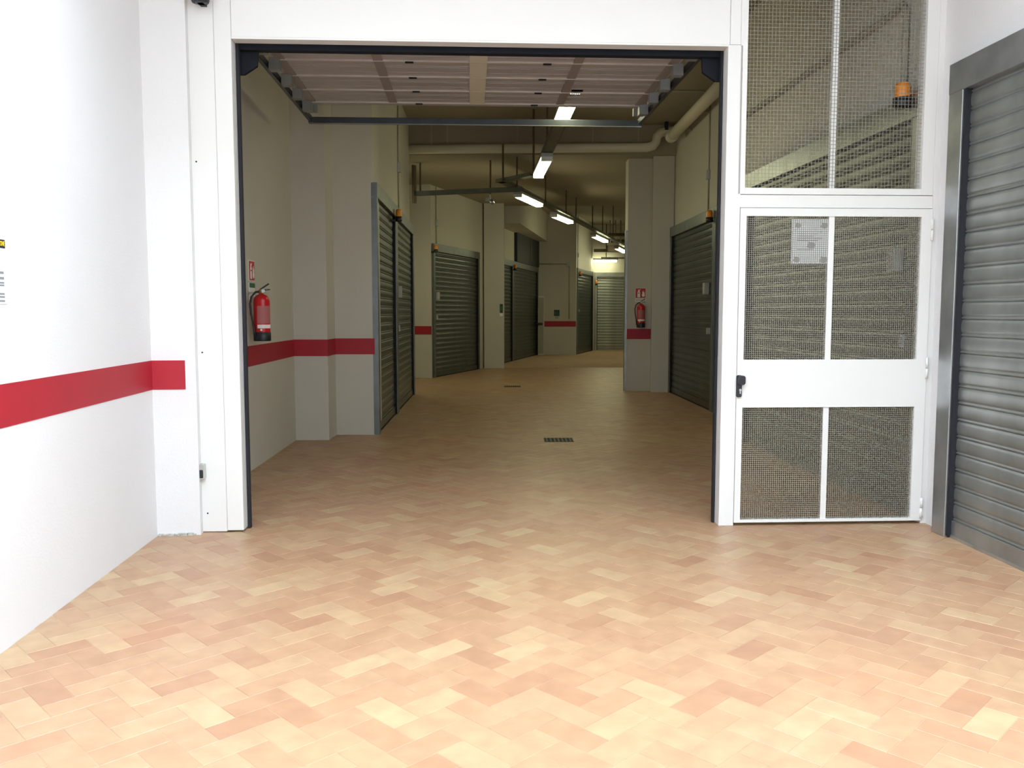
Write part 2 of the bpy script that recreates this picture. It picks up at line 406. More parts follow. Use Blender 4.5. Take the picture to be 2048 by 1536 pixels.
f0 = C(1189, 35.0); f1 = C(1256, 35.2); FF = Fr(f0, f1)
wall('wall_back', FF.w(-.4, .03), FF.w(4.0, .03), -.1, ZW, 'cream_wall', .3)
# right
g0 = C(1343, 16.6); g1 = C(1431, 13.3); GG = Fr(g0, g1)
wall('wall_right', RW(11.6), RW(-2.5), -.1, ZW, 'cream_wall', .4) if False else None
wall('wall_right_outer', RW(gate.w(xE, .1).y, .0), RW(-9.6), -.1, ZOUT, 'white_wall', .4)
wall('wall_right_inner', RW(11.6, .0), RW(gate.w(xE, .1).y, .0), -.1, ZW, 'cream_wall', .4)
GW = Fr(GG.w(-.2, .03), GG.w(GG.L + 1.9, .03))
wall('wall_right_garages', GG.w(-.3, .03), GG.w(GG.L + 1.9, .03), -.1, ZW, 'cream_wall', .4)
wall('wall_right_jog', RW(11.55, -.0), (GW.w(GW.L, 0).x + .3, 11.5), -.1, ZW, 'cream_wall', .2) if False else None
r0 = C(1254, 16.9); r1 = C(1305, 16.9); r2 = C(1303, 16.65); r3 = C(1345, 16.6)
wall('wall_right_pier', r0, r1, -.1, ZW, 'cream_wall', .4, True)
wall('wall_right_step', r2, r3, -.1, ZW, 'cream_wall', .6)
wall('wall_right_bend', (6.9, 36.5), (r0[0] + .06, r0[1] + .15), -.1, ZW, 'cream_wall', .3)
# above gate, front wall closes to the ceiling inside
g_l = gate.w(-1.0, .16); g_r = gate.w(xE + .6, .16)
ab = MB().box(-1.0, xE + .6, .06, .2, ZOUT - .05, ZW); o = ab.build('wall_front_upper', 'white_wall'); o.location = gate.o; o.rotation_euler.z = gate.a; o['kind'] = 'structure'
# unseen outer shell, added to keep sky light from leaking in behind the shutters
for nm, bx in (('wall_outer_left', (-4.6, -4.4, 5.9, 37.2)), ('wall_outer_right', (7.9, 8.1, 5.9, 37.2)), ('wall_outer_back', (-4.6, 8.1, 37.0, 37.2)),
               ('wall_outer_front_left', (-4.6, -2.6, 5.9, 6.1)), ('wall_outer_front_right', (3.15, 8.1, 6.0, 6.2))):
    o = MB().box(*bx, -.1, ZIN + .2).build(nm, 'cream_wall'); o['kind'] = 'structure'
# ceilings
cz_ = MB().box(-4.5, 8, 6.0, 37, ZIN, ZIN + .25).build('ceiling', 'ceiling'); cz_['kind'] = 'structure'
oc = MB().box(-4, 4.5, 4.0, 6.12, ZOUT, ZOUT + .25).build('ceiling_entrance', 'white_wall'); oc['kind'] = 'structure'  # unseen canopy, its outer edge placed to steepen the daylight falloff
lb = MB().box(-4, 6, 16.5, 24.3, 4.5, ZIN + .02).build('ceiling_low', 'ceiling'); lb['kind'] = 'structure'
# beam over the far garages
bf = Fr(DD.w(-.9, -.75), DD.w(DD.L + .2, -.35))
o = MB().box(0, bf.L, 0, .8, 4.08, ZIN + .02).build('ceiling_beam', 'cream_wall'); o.location = bf.o; o.rotation_euler.z = bf.a; o['kind'] = 'structure'

# ============================================================ SHUTTERS
PITCH = .115
PR = [(.007, 0), (-.002, .005), (-.004, .010), (-.002, .016), (.006, .021), (-.001, .027), (-.004, .040), (-.0055, .066), (-.004, .092), (-.001, .109), (.007, PITCH)]
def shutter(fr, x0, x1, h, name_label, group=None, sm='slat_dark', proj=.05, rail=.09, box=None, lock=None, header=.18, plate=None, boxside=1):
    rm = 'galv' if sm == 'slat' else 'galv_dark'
    sh = Fr(fr.w(x0, 0), fr.w(x1, 0)); L = x1 - x0
    e = empty('roller_shutter', sh, name_label, 'shutter', group)
    for a, b in ((0, rail), (L - rail, L)):
        r = MB(); r.box(a, b, -proj, .025, 0, h - header + .005)
        g = r.build('guide_rail', rm, e, .004)
        c = a + rail - .001 if a == 0 else b - rail - .026
        MB().box(c, c + .027, -proj + .012, .02, .01, h - header).build('dark_channel', 'gap', g)  # dark strip along the inner channel of the rail
    MB().box(0, L, -proj - .004, .025, h - header, h).build('header_box', rm, e, .004)
    x_a, x_b = rail + .02, L - rail - .02; n = int((h - header - .13) / PITCH) + 1
    ns = len(PR); vs = [(x, y + .0, z) for x in (x_a, x_b) for y, z in PR]
    me = MB().add(vs, [(i, i+1, i+1+ns, i+ns) for i in range(ns-1)], True).mesh('slat', sm)
    for k in range(n):
        o = bpy.data.objects.new('slat', me); COL.objects.link(o); o.parent = e; o.location = (0, 0, .12 + k * PITCH)
    MB().box(x_a, x_b, -.014, .012, .02, .122).build('bottom_rail', sm, e, .003)
    MB().box(x_a, x_b, -.02, .015, .0, .022).build('bottom_seal', 'gap' if sm == 'slat_dark' else 'galv', e)
    if box:
        bx, bz = box
        MB().box(bx - .06, bx + .06, -.085, -.005, bz - .09, bz + .09).build('control_box', 'grey_plastic', e, .006)
    if plate:
        bx, bz = plate
        MB().box(bx - .035, bx + .035, -.06, -.005, bz - .05, bz + .05).build('lock_plate', 'grey_plastic', e, .004)
    return e, sh
HS = 3.15
ABmid = AB.hit(791, 815)[0]
shutter(AB, .0, ABmid, HS, 'grey roller shutter on the left, nearest inside the gate, beside the striped step', 'roller shutters of the left garages', rail=.11)
e, sh = shutter(AB, ABmid + .005, AB.L - .05, HS, 'grey roller shutter on the left with a grey box, behind the nearest left shutter', 'roller shutters of the left garages', rail=.14, box=(.30, 1.86), plate=(.22, 1.30))
shutter(CC, .0, CC.L - .02, HS, 'roller shutter with a pale control box, right of the short striped wall', 'roller shutters of the left garages', box=(.2, 1.93), plate=(.16, 1.42))
dm = DD.hit(1024, 640)[0]
shutter(DD, .0, dm - .01, HS, 'narrow-looking roller shutter just right of the cream column', 'roller shutters past the bend')
shutter(DD, dm, DD.L, HS, 'roller shutter beneath the dark blue panel past the column', 'roller shutters past the bend')
shutter(EE, .0, EE.L, HS, 'dark roller shutter seen sideways between the far pier and the end shutter', 'roller shutters past the bend', plate=(.3, 1.6))
shutter(FF, 0, FF.L + 1.6, HS, 'brightly lit roller shutter facing down the corridor at its far end', 'roller shutters past the bend', sm='slat')
shutter(GG, 0, GG.L - .02, HS, 'grey roller shutter on the right wall beside the extinguisher pier', 'roller shutters of the right garages', box=(GG.L - .45, 1.92), plate=(GG.L - .3, 1.25))
shutter(GG, GG.L, GG.L + 1.8, HS, 'roller shutter at the right edge of the garage opening, mostly behind its post', 'roller shutters of the right garages')
hf = RW(10.25, -.03); hn_ = RW(6.35, -.03); HH = Fr(hf, hn_)
shutter(HH, 0, HH.L, HS, 'wide roller shutter seen through the mesh of the pedestrian door', 'roller shutters of the right garages', sm='slat', rail=.13, box=(HH.L - .32, 1.95), plate=(HH.L - .16, 1.33))
jn = RW(J0[1] + .03, -.03); jf = RW(2.9, -.03); JJ = Fr(jn, jf)
shutter(JJ, 0, JJ.L, HS + .07, 'large grey roller shutter at the right edge of the picture, outside the gate', 'roller shutters of the right garages', sm='slat', rail=.16, header=.2)
# side lining between the gate and the near shutter
cg = MB().box(-.045, .0, -.012, .12, 0, 3.13); o = cg.build('corner_guard', 'galv'); fr = Fr(r0, r1); o.location = fr.o; o.rotation_euler.z = fr.a
tag(o, 'thin galvanised edge strip on the left corner of the right pier', 'edge strip')
wt = MB().lathe([(0, 0), (.02, 0), (.024, .012), (.015, .03), (0, .034)]); o = wt.build('door_stop', 'white_metal'); pj = G(1897, 1064); o.location = (pj[0], pj[1], 0)
tag(o, 'small white stop at the foot of the near right shutter rail', 'door stop')

# ============================================================ OVERHEAD DOOR
od = empty('sectional_door', gate, 'white sectional garage door run up under the ceiling behind the opening', 'garage door')
ZP = 3.66
# black seals, lintel seal, corner gussets
MB().box(.003, .022, .10, .14, .0, ZO).build('side_seal', 'gap', od)
MB().box(XO - .018, XO - .003, .10, .14, .0, ZO).build('side_seal', 'gap', od)
zl = gs(700, 111)[1]
MB().box(.0, XO, .125, .19, ZO - .035, ZO + .03).build('lintel_seal', 'navy', od)
for sx, x in ((1, .0), (-1, XO)):
    g = MB().prism([(x, ZO), (x + sx*.14, ZO), (x + sx*.13, ZO - .13), (x + sx*.04, ZO - .19), (x, ZO - .19)], .17, .20).build('corner_bracket', 'navy', od)
xt0, xt1 = -.09, XO + .06; yend = 3.45
def track(x, s):
    m = MB(); m.box(x - .018, x + .018, .45, yend, ZP - .075, ZP - .07).box(x - .018, x - .014, .45, yend, ZP - .075, ZP - .02).box(x + .014, x + .018, .45, yend, ZP - .075, ZP - .02)
    pts = [(x, .2 + .28*(1 - math.cos(a)), ZP - .33 + .28*math.sin(a)) for a in [math.pi/2*k/6 for k in range(7)]]
    for a, b in zip(pts, pts[1:]): m.bar(a, b, .036, .02)
    MB().box(x - .018, x + .018, .19, .21, 0, ZP - .33).build('vertical_track', 'navy', od)
    return m.build('track', 'dark_steel', od)
track(xt0, 1); track(xt1, -1)
MB().box(xt0 - .02, xt1 + .02, yend - .02, yend + .02, ZP - .10, ZP - .03).build('rear_crossbar', 'dark_steel', od, .004)
MB().box(xt0 - .02, xt1 + .02, yend - .025, yend - .02, ZP - .103, ZP - .095).build('crossbar_lip', 'steel', od)
for x in (xt0, xt1):
    for y in (1.2, 2.95): MB().bar((x, y, ZP - .04), (x, y, ZIN + .02), .03, .03).build('hanger', 'dark_steel', od)
pe = 3.0; ps = .485
ybs = [pe - .12 - ps*k for k in range(6)] + [.25]
X0, X1 = xt0 + .06, xt1 - .06; Wd = X1 - X0
lx0, ly0 = None, None
_v = Vector((C(1150, 8.5)[0], 8.5, 0)) - gate.o; vx, vy = _v.dot(gate.x), _v.dot(gate.y)
print('vent at', vx, vy, ybs)
def section(y0, y1, vent=False):
    m = MB()
    if vent:
        a, b = vx - .055, vx + .055; c, d = vy - .10, vy + .14
        m.box(X0, a, y0, y1, ZP, ZP + .02).box(b, X1, y0, y1, ZP, ZP + .02).box(a, b, y0, c, ZP, ZP + .02).box(a, b, d, y1, ZP, ZP + .02)
    else: m.box(X0, X1, y0, y1, ZP, ZP + .02)
    o = m.build('door_section', 'panel', od)
    for q in (.30, .40, .72): # fine ribs
        yy = y0 + (y1 - y0)*q
        if not vent or yy > vy + .14 or yy < vy - .10:
            MB().box(X0 + .02, X1 - .02, yy - .006, yy + .006, ZP - .004, ZP).build('rib', 'panel', o)
    if vent:
        for k in range(6): MB().box(vx - .052 + k*.0208 - .0025, vx - .052 + k*.0208 + .0025, vy - .10, vy + .14, ZP + .002, ZP + .018).build('vent_slat', 'panel', o)
    yl = y1 - .012
    MB().box(X0, X1, yl - .007, yl + .007, ZP - .014, ZP).build('hinge_strip', 'strip', o)
    for u in (.0, .245, .5, .755, 1.0):
        wd = .10 if u == .5 else .04; cx = X0 + .06 + (Wd - .12)*u
        MB().box(cx - wd/2 - .02, cx + wd/2 + .02, y0, y1 - .02, ZP - .008, ZP).build('stile', 'stile', o)
        if u == .5: MB().box(cx - .075, cx + .075, y0, y1 - .02, ZP - .012, ZP - .008).build('centre_stile', M['conduit'] if False else 'pipe', o)
    for u in (.27, .37, .63, .73):
        pass
    for u in (.33, .67):
        cx = X0 + Wd*u; MB().box(cx - .035, cx + .035, yl - .012, yl + .014, ZP - .022, ZP - .012).build('hinge', 'gap', o)
    return o
for k in range(5):
    o = section(ybs[k+1], ybs[k], vent=(ybs[k+1] < vy < ybs[k]))
    for sx, x in ((1, xt0), (-1, xt1)):
        b = MB().box(x + sx*.03, x + sx*.12, ybs[k] - .05, ybs[k] + .04, ZP - .10, ZP - .0); br = b.build('roller_bracket', 'bracket', od, .003)
        MB().tube([(x, ybs[k], ZP - .05), (x + sx*.03, ybs[k], ZP - .05)], .02, 10).build('roller', 'black', br)
MB().box(X0, X1, pe - .12, pe, ZP, ZP + .02).build('bottom_rail', 'panel', od)
for sx, x in ((1, xt0), (-1, xt1)):
    b = MB().box(x + sx*.04, x + sx*.15, pe + .0, pe + .04, ZP - .08, ZP - .0).build('bottom_bracket', 'bracket', od, .003)

# ============================================================ GATE FITTINGS
def photocell(px, py, lab, mt='black', side=False):
    x, z = gs(px, py); e = empty('photocell', Fr(gate.w(x, 0), gate.w(x + 1, 0)), lab, 'sensor', 'photocells either side of the gate')
    e.location.z = z - .055
    MB().prism(rounded(-.024, .024, 0, .11, .008), -.045, .006).build('housing', mt, e, .004)
    MB().prism(rounded(-.017, .017, .012, .07, .006), -.048, -.045).build('lens', 'black', e)
    return e
e = photocell(405, 942, 'small grey photocell with dark lens on the left jamb', 'steel')
e = photocell(1867, 927, 'small black photocell low on the right door post')
def beacon(fr, x, z, lab, r=.05, off=-.06):
    e = empty('beacon', None, lab, 'warning light', 'amber beacons by the shutters', loc=(*fr.w(x, off)[:2], z), rz=fr.a)
    MB().lathe([(0, 0), (r*.9, 0), (r, .015), (r, .07), (0, .07)], n=16).build('base', 'black', e)
    MB().lathe([(r*.88, .07), (r*.9, .14), (r*.75, .175), (0, .185)], n=16).build('amber_lens', 'amber', e)
    MB().box(-.02, .02, 0, -off + .0, .0, .03).build('bracket', 'black', e)
    return e
beacon(gate, gs(408, 8)[0], gs(408, 14)[1], 'amber beacon at the top edge of the left jamb', .06, -.085)
_, zz = GG.hit(1420, 437, -.06)
beacon(GG, GG.hit(1420, 437, -.1)[0], GG.hit(1420, 444, -.1)[1], 'amber beacon on the right shutter beside the gate post', .055, -.11)
beacon(AB, AB.hit(796, 436, -.1)[0], AB.hit(796, 443, -.1)[1], 'amber beacon between the two nearest left shutters', .05, -.11)
beacon(CC, CC.hit(871, 500, -.1)[0], CC.hit(871, 505, -.1)[1], 'amber beacon at the corner of the shutter left of the bend', .05, -.11)
beacon(DD, DD.hit(1030, 538, -.1)[0], DD.hit(1030, 541, -.1)[1], 'amber beacon under the dark blue panel', .05, -.11)
beacon(EE, .12, EE.hit(1158, 552, -.1)[1], 'small beacon at the top left of the dark sideways shutter', .05, -.11)
beacon(FF, .05, FF.hit(1191, 570, -.1)[1], 'small beacon at the top left of the bright end shutter', .05, -.11)
beacon(HH, HH.L - .17, HH.hit(1818, 210, -.1)[1], 'amber beacon behind the upper mesh panel', .065, -.11)

# conduits with boxes
def conduit(fr, pts, lab, boxes=(), r=.012, mt='conduit', name='conduit'):
    e = empty(name, fr, lab, 'conduit', 'electrical conduits on the walls')
    MB().tube([(x, -r - .001 if len(p_) == 2 else p_[2], z) for p_ in pts for x, z in [p_[:2]]], r, 8).build('pipe_run', mt, e)
    for x, z in boxes: MB().box(x - .055, x + .055, -.06, .0, z - .075, z + .075).build('junction_box', 'grey_plastic', e, .006)
    return e
abw = Fr(AB.w(0, .03), AB.w(AB.L, .03)); xb = abw.hit(795, 335)[0]
conduit(abw, [(xb, ZIN), (xb, 4.0), (xb, HS)], 'thin conduit dropping to the beacon between the nearest left shutters', [(xb, abw.hit(796, 337)[1])])
ccw = Fr(CC.w(0, .02), CC.w(CC.L, .02)); x1_, z1_ = ccw.hit(871, 375)
conduit(ccw, [(x1_ + .5, z1_ + .12), (x1_ + .1, z1_ + .1), (x1_, z1_), (x1_, HS)], 'conduit bending down to the shutter left of the bend', [(x1_ + .02, ccw.hit(872, 446)[1])])
ggw = Fr(GG.w(0, .03), GG.w(GG.L + 1, .03)); xg = ggw.hit(1420, 300)[0]
conduit(ggw, [(xg, ZIN - .05), (xg, 4.2), (xg, HS)], 'conduit dropping the right wall to the beacon beside the gate post', [(xg, ggw.hit(1415, 352)[1])])
e = empty('conduit', None, 'conduit crossing the ceiling before the right wall', 'conduit', 'electrical conduits on the walls', loc=(0, 0, 0))
pw = ggw.w(xg, -.02, ZIN); MB().tube([(pw.x - 3.2, pw.y, ZIN - .015), (pw.x - .12, pw.y, ZIN - .015), (pw.x - .03, pw.y, ZIN - .04), (pw.x, pw.y, ZIN - .12)], .015, 8).build('pipe_run', 'conduit', e)
hw = Fr(RW(10.6), RW(6.3)); a0 = hw.hit(1500, 232); a1 = hw.hit(1775, 36); print('conduit H', a0, a1)
zc = (a0[1] + a1[1]) / 2; xn = hw.hit(1817, 100)[0]
conduit(hw, [(0.0, zc), (xn - .25, zc), (xn - .06, zc + .02), (xn, zc - .05), (xn, HS)], 'dark conduit running down the wall behind the upper mesh panel', r=.026)
eew = Fr(EE.w(0, .03), EE.w(EE.L, .03)); conduit(eew, [(.28, ZIN), (.28, 4.2), (.28, HS)], 'conduit above the dark sideways shutter', [(.28, eew.hit(1160, 512)[1])])
qf = Fr(q0, q1); conduit(qf, [(-.1, qf.hit(1090, 528)[1]), (qf.hit(1135, 528)[0], qf.hit(1135, 528)[1]), (qf.hit(1139, 540)[0], qf.hit(1139, 534)[1]), (qf.hit(1139, 540)[0], 1.3)], 'conduit turning down the far striped pier', [(qf.hit(1137, 528)[0], qf.hit(1137, 528)[1])], r=.018)

# big pipes
e = empty('drain_pipe', None, 'cream drain pipe sloping along the right wall under the ceiling', 'pipe', loc=(0, 0, 0))
pB = (C(1338, 15.9)[0] - .02, 15.8, 4.70); pA = (ggw.w(GG.L + 1.0, -.2).x, ggw.w(GG.L + 1.0, -.2).y, 4.78)
MB().tube([pA, pB], .095, 16).build('pipe_run', 'pipe', e)
MB().tube([(pB[0] + .01, pB[1] - .12, 4.703), (pB[0], pB[1] + .06, 4.70)], .108, 16).build('socket', 'pipe', e)
for k in range(3):
    u = .15 + .35*k; c_ = [pA[i]*(1-u) + pB[i]*u for i in range(3)]
    MB().box(c_[0], c_[0] + .42, c_[1] - .02, c_[1] + .02, c_[2] - .02, c_[2] + .02).build('wall_clamp', 'conduit', e)
e = empty('drain_pipe', None, 'cream drain pipe crossing the corridor under the ceiling with an elbow at its right end', 'pipe', loc=(0, 0, 0))
xr_ = C(1308, 16.25)[0]; yy = 16.3
arc = [(xr_ + .0, yy, 4.62)]
MB().tube([(-2.4, yy, 4.56), (xr_ - .16, yy, 4.60), (xr_ - .05, yy, 4.63), (xr_, yy, 4.70), (xr_ + .02, yy, 4.80), (xr_ + .09, yy, 4.87), (xr_ + .22, yy, 4.89), (xr_ + .5, yy, 4.90)], .085, 14).build('pipe_run', 'pipe', e)
for x in (-1.5, -1.2, .1, 1.5, 2.35): MB().bar((x, yy, 4.6), (x, yy, ZIN), .02, .02).build('hanger', 'conduit', e)
for x in (xr_ + .18, xr_ + .42): MB().box(x - .03, x + .03, yy - .1, yy + .0, 4.9, ZIN).build('clamp', 'gap', e)

# ============================================================ CABLE TRAYS AND LAMPS
ZT = 3.93
def tpt(px, py, z): d = ray(px, py); t = (z - H0) / d.z; return Vector((d.x*t, d.y*t, z))
def tray(a, b, lab, wd=.16, h=.06, name='cable_tray'):
    fr = Fr(a, b); e = empty(name, fr, lab, 'cable tray', 'cable trays under the ceiling'); e.location.z = a[2]
    MB().box(0, fr.L, -wd/2, wd/2, 0, .004).box(0, fr.L, -wd/2, -wd/2 + .004, 0, h).box(0, fr.L, wd/2 - .004, wd/2, 0, h).build('channel', 'tray', e)
    return e, fr
t1a = tpt(1150, 180, ZT); t1b = tpt(1060, 349, ZT)
d1_ = (t1a - t1b).normalized(); t1a = t1b + d1_ * 9.0 if False else t1a
e1, tf1 = tray(t1a, tpt(1078, 345, ZT), 'grey cable tray carrying the two nearest ceiling lamps')
e2, _ = tray(tpt(998, 366, ZT), tpt(1068, 352, ZT), 'short grey tray piece crossing where the tray run bends')
e3, tf3 = tray(tpt(1004, 364, ZT), tpt(1262, 500, ZT), 'long grey cable tray running past the bend over the far lamps')
ta = tpt(829, 392, 3.85); tb = tpt(1045, 383, 3.85); e4, tf4 = tray(ta, tb, 'thin grey tray arm from the left garage corner to the tray bend', .07, .09)
MB().box(-.03, .02, -.06, .06, -.14, .6).build('end_bracket', 'rod', e4)
def rod(px, py, z0, z1, parent, fr):
    p = tpt(px, py, z0); l = parent.matrix_world.inverted() if False else None
    d = p - fr.o; x, y = Vector((d.x, d.y, 0)).dot(fr.x), Vector((d.x, d.y, 0)).dot(fr.y)
    MB().bar((x, y, 0), (x, y, z1 - parent.location.z), .026, .026).build('hanger_rod', 'rod', parent)
rod(981, 386, 3.87, 4.5, e4, tf4)
rod(841, 390, 3.87, 4.5, e4, tf4)
for px, py in ((1034, 374), (1091, 405), (1132, 428)): rod(px, py, ZT, 4.5, e3, tf3)
for px, py in ((1152, 440), (1185, 456), (1205, 470), (1226, 480)): rod(px, py, ZT, ZIN, e3, tf3)
f2 = Fr(tpt(998, 366, ZT), tpt(1068, 352, ZT)); rod(1006, 362, ZT, ZIN if False else 4.6, e2, f2)
rod(1067, 350, ZT, ZIN, e2, f2)
for u in (1.2, 3.0): MB().bar((u, .06, 0), (u, .06, ZIN - ZT), .026, .026).build('hanger_rod', 'rod', e1)

def lamp(px0, py0, px1, py1, lab, L=1.27, z=ZT - .11, horizontal=False):
    a = tpt(px0, py0, z); b = tpt(px1, py1, z); c = (a + b)/2; d = (b - a).normalized(); Lr = (b - a).length
    h = Lr/2; a = c - d*h; b = c + d*h; fr = Fr(a, b)
    e = empty('batten_lamp', fr, lab, 'lamp', 'batten lamps along the corridor'); e.location.z = z
    MB().box(-.04, Lr + .04, -.09, .09, .045, .10).build('housing', 'grey_plastic', e, .006)
    m = MB(); pts = [(-.085, .045), (-.083, .01), (-.06, -.02), (.06, -.02), (.083, .01), (.085, .045)]
    n = len(pts); vs = [(0, y, zz_) for y, zz_ in pts] + [(Lr, y, zz_) for y, zz_ in pts]
    m.add(vs, [(i, i+1, i+1+n, i+n) for i in range(n-1)] + [tuple(range(n)), tuple(range(2*n-1, n-1, -1))]); m.build('diffuser', 'tube', e)
    for xx in (-.04, Lr): MB().box(xx, xx + .04, -.088, .088, -.02, .047).build('end_cap', 'clear', e, .004)
    MB().box(.1, .13, -.072, .072, .03, .10).build('clip', 'steel', e)
    return e
lamp(1151, 181, 1123, 247, 'lit batten lamp nearest the gate, partly above the garage door')
lamp(1094, 320, 1077, 354, 'second lit batten lamp from the gate, before the tray bend')
lamp(1036, 393, 1078, 412, 'lit batten lamp right after the tray bend')
lamp(1108, 433, 1140, 446, 'fourth lit batten lamp from the gate')
lamp(1187, 473, 1211, 484, 'fifth lit batten lamp, over the dark sideways shutter')
lamp(1233, 497, 1249, 505, 'last small lit batten lamp under the tray, beside the right pier')
# the lamp round the corner that lights the recess past the nearest left garages
e = empty('batten_lamp', None, 'lit batten lamp out of sight in the recess behind the nearest left garages', 'lamp', 'batten lamps along the corridor', loc=(-2.5, 17.0, 3.6), rz=math.pi/2 + .1)
MB().box(-.04, 1.31, -.09, .09, .045, .10).build('housing', 'grey_plastic', e, .006)
MB().box(0, 1.27, -.08, .08, -.02, .045).build('diffuser', 'tube', e, .015)
MB().bar((.2, 0, .1), (.2, 0, .9), .026, .026).build('hanger_rod', 'rod', e); MB().bar((1.07, 0, .1), (1.07, 0, .9), .026, .026).build('hanger_rod', 'rod', e)
a = FF.hit(1188, 522, -.35); b = FF.hit(1233, 522, -.35); p = FF.w(a[0], -.35); q = FF.w(b[0], -.35)
zz = a[1]
e = empty('batten_lamp', Fr(p, q), 'long horizontal lit batten lamp above the bright end shutter', 'lamp', 'batten lamps along the corridor'); e.location.z = zz
Lr = (q - p).length
MB().box(-.04, Lr + .04, -.07, .07, .045, .10).build('housing', 'grey_plastic', e, .006)
MB().box(0, Lr, -.06, .06, -.03, .045).build('diffuser', 'tube', e, .015)
MB().box(0.3, Lr + .6, .0, .03, .10, .16).build('support_bar', 'tray', e)
MB().bar((.5, .015, .16), (.5, .015, ZIN - zz), .03, .03).build('hanger_rod', 'rod', e); MB().bar((Lr + .4, .015, .16), (Lr + .4, .015, ZIN - zz), .03, .03).build('hanger_rod', 'rod', e)
# emergency light with two spots on the tray arm
pe_ = tpt(980, 388, 3.87) - Vector((0, 0, .11))
e = empty('emergency_light', None, 'small grey twin spotlight under the thin tray arm', 'lamp', loc=pe_)
MB().box(-.09, .02, -.04, .04, -.03, .04).build('housing', 'grey_plastic', e, .006)
MB().tube([(.02, 0, -.01), (.07, -.02, -.09)], [.05, .03], 10).build('spot', 'steel', e)
MB().bar((0, 0, .03), (0, 0, .12), .02, .02).build('bracket', 'steel', e)
# dark pipe cluster before the end wall
pc = tpt(1216, 475, 4.1)
e = empty('pipe_cluster', None, 'dark cluster of hanging pipes beneath the ceiling near the far end', 'pipes', loc=(C(1215, 33.6)[0], 33.6, 0))
zc_ = 4.15
for k in range(3): MB().tube([(-.05, -.2*k, 4.05 + .22*k), (1.6, -.2*k, 4.05 + .22*k)], .06, 8).build('pipe_run', 'rod', e)
for k in range(7): MB().tube([(.05 + .2*k, -.25, 4.2), (.05 + .2*k, -.25, ZIN)], .03, 6).build('pipe_drop', 'conduit', e)
MB().box(-.05, .5, -.32, -.2, 3.88, 4.1).build('control_box', 'rod', e)
# support beam before end wall
o = MB().box(C(1187, 33.9)[0], 5.6, 33.85, 33.97, 3.88, 4.0).build('steel_rail', 'rod'); tag(o, 'brown horizontal rail above the long lamp at the far end', 'rail')

# dark panel above far shutter
x0_, z1_ = DD.hit(1031, 470); x1_, z0_ = DD.hit(1075, 532)
e = empty('dark_panel', DD, 'dark blue two-leaf panel set above the far left shutter', 'panel')
MB().box(x0_, x1_ + .02, -.06, .04, HS + .01, 4.5).build('leaf', 'bluedark', e)
MB().box((x0_ + x1_)/2 + .3, (x0_ + x1_)/2 + .36, -.08, -.06, HS + .15, 4.4).build('edge_strip', 'tray', e)
# electrical cabinet beside far pier
ex = C(1076, 31.2); o = empty('meter_cabinet', None, 'tall narrow grey-green cabinet left of the far striped pier', 'cabinet', loc=(ex[0], 31.0, 0))
MB().box(0, .22, 0, .12, 0, 2.12).build('body', 'pipe', o, .005); MB().box(.02, .2, -.012, 0, .05, 2.07).build('cabinet_door', 'conduit', o)
MB().tube([(-.15, -.05, 1.13), (.16, -.05, 1.13)], .035, 8).build('handle', 'black', o)

# ============================================================ SIGNS + EXTINGUISHERS
def extinguisher(fr, x, z, lab, rot=0.0):
    e = empty('fire_extinguisher', None, lab, 'fire extinguisher', 'fire extinguishers hung on the walls', loc=(*fr.w(x, -.125)[:2], z), rz=fr.a + rot)
    MB().lathe([(0, .0), (.080, .0), (.083, .01), (.083, .085), (.079, .088)], n=24).build('base_cup', 'black', e)
    MB().lathe([(.079, .08), (.079, .385), (.074, .415), (.055, .44), (.03, .452), (.022, .456), (.022, .465)], n=24).build('cylinder', 'ext_red', e)
    lb = MB(); n = 9; rr = .0796
    a0_, a1_ = math.radians(215), math.radians(325)
    for part, (zz0, zz1), mt in (('label_print', (.17, .34), 'pink_print'), ('label_band', (.125, .16), 'white_print')):
        vs = []; 
        for zq in (zz0, zz1):
            for k in range(n + 1): a = a0_ + (a1_ - a0_)*k/n; vs.append((rr*math.cos(a), rr*math.sin(a), zq))
        MB().add(vs, [(k, k+1, k+n+2, k+n+1) for k in range(n)], True).build(part, mt, e)
    MB().lathe([(.02, .46), (.026, .468), (.026, .495), (.018, .505), (0, .507)], n=14).build('valve', 'brass', e)
    MB().bar((-.01, 0, .49), (.085, 0, .50), .022, .012).build('carry_handle', 'black', e)
    MB().bar((-.01, 0, .50), (.075, 0, .555), .022, .012).build('trigger', 'black', e)
    MB().tube([(0, -.03, .485), (0, -.045, .485)], .018, 12).build('gauge', 'steel', e)
    MB().tube([(-.02, 0, .48), (-.06, -.01, .475), (-.105, -.02, .43), (-.122, -.02, .36), (-.115, -.02, .27), (-.098, -.02, .17), (-.085, -.02, .09), (-.08, -.02, .05)], [.010]*6 + [.013, .015], 8).build('hose', 'black', e)
    ux, uy = math.sin(rot), math.cos(rot)
    MB().bar((ux*.02, uy*.02, .468), (ux*.12, uy*.12, .468), .04, .015).bar((ux*.119, uy*.119, .40), (ux*.119, uy*.119, .50), .006, .006).build('wall_bracket', 'steel', e)
    MB().tube([(-.04, -.072, .11), (-.04, -.078, .11)], .010, 10).build('seal_dot', 'white_print', e)
    return e
wlf = Fr(pa, p2); rpf = Fr(r0, r1)
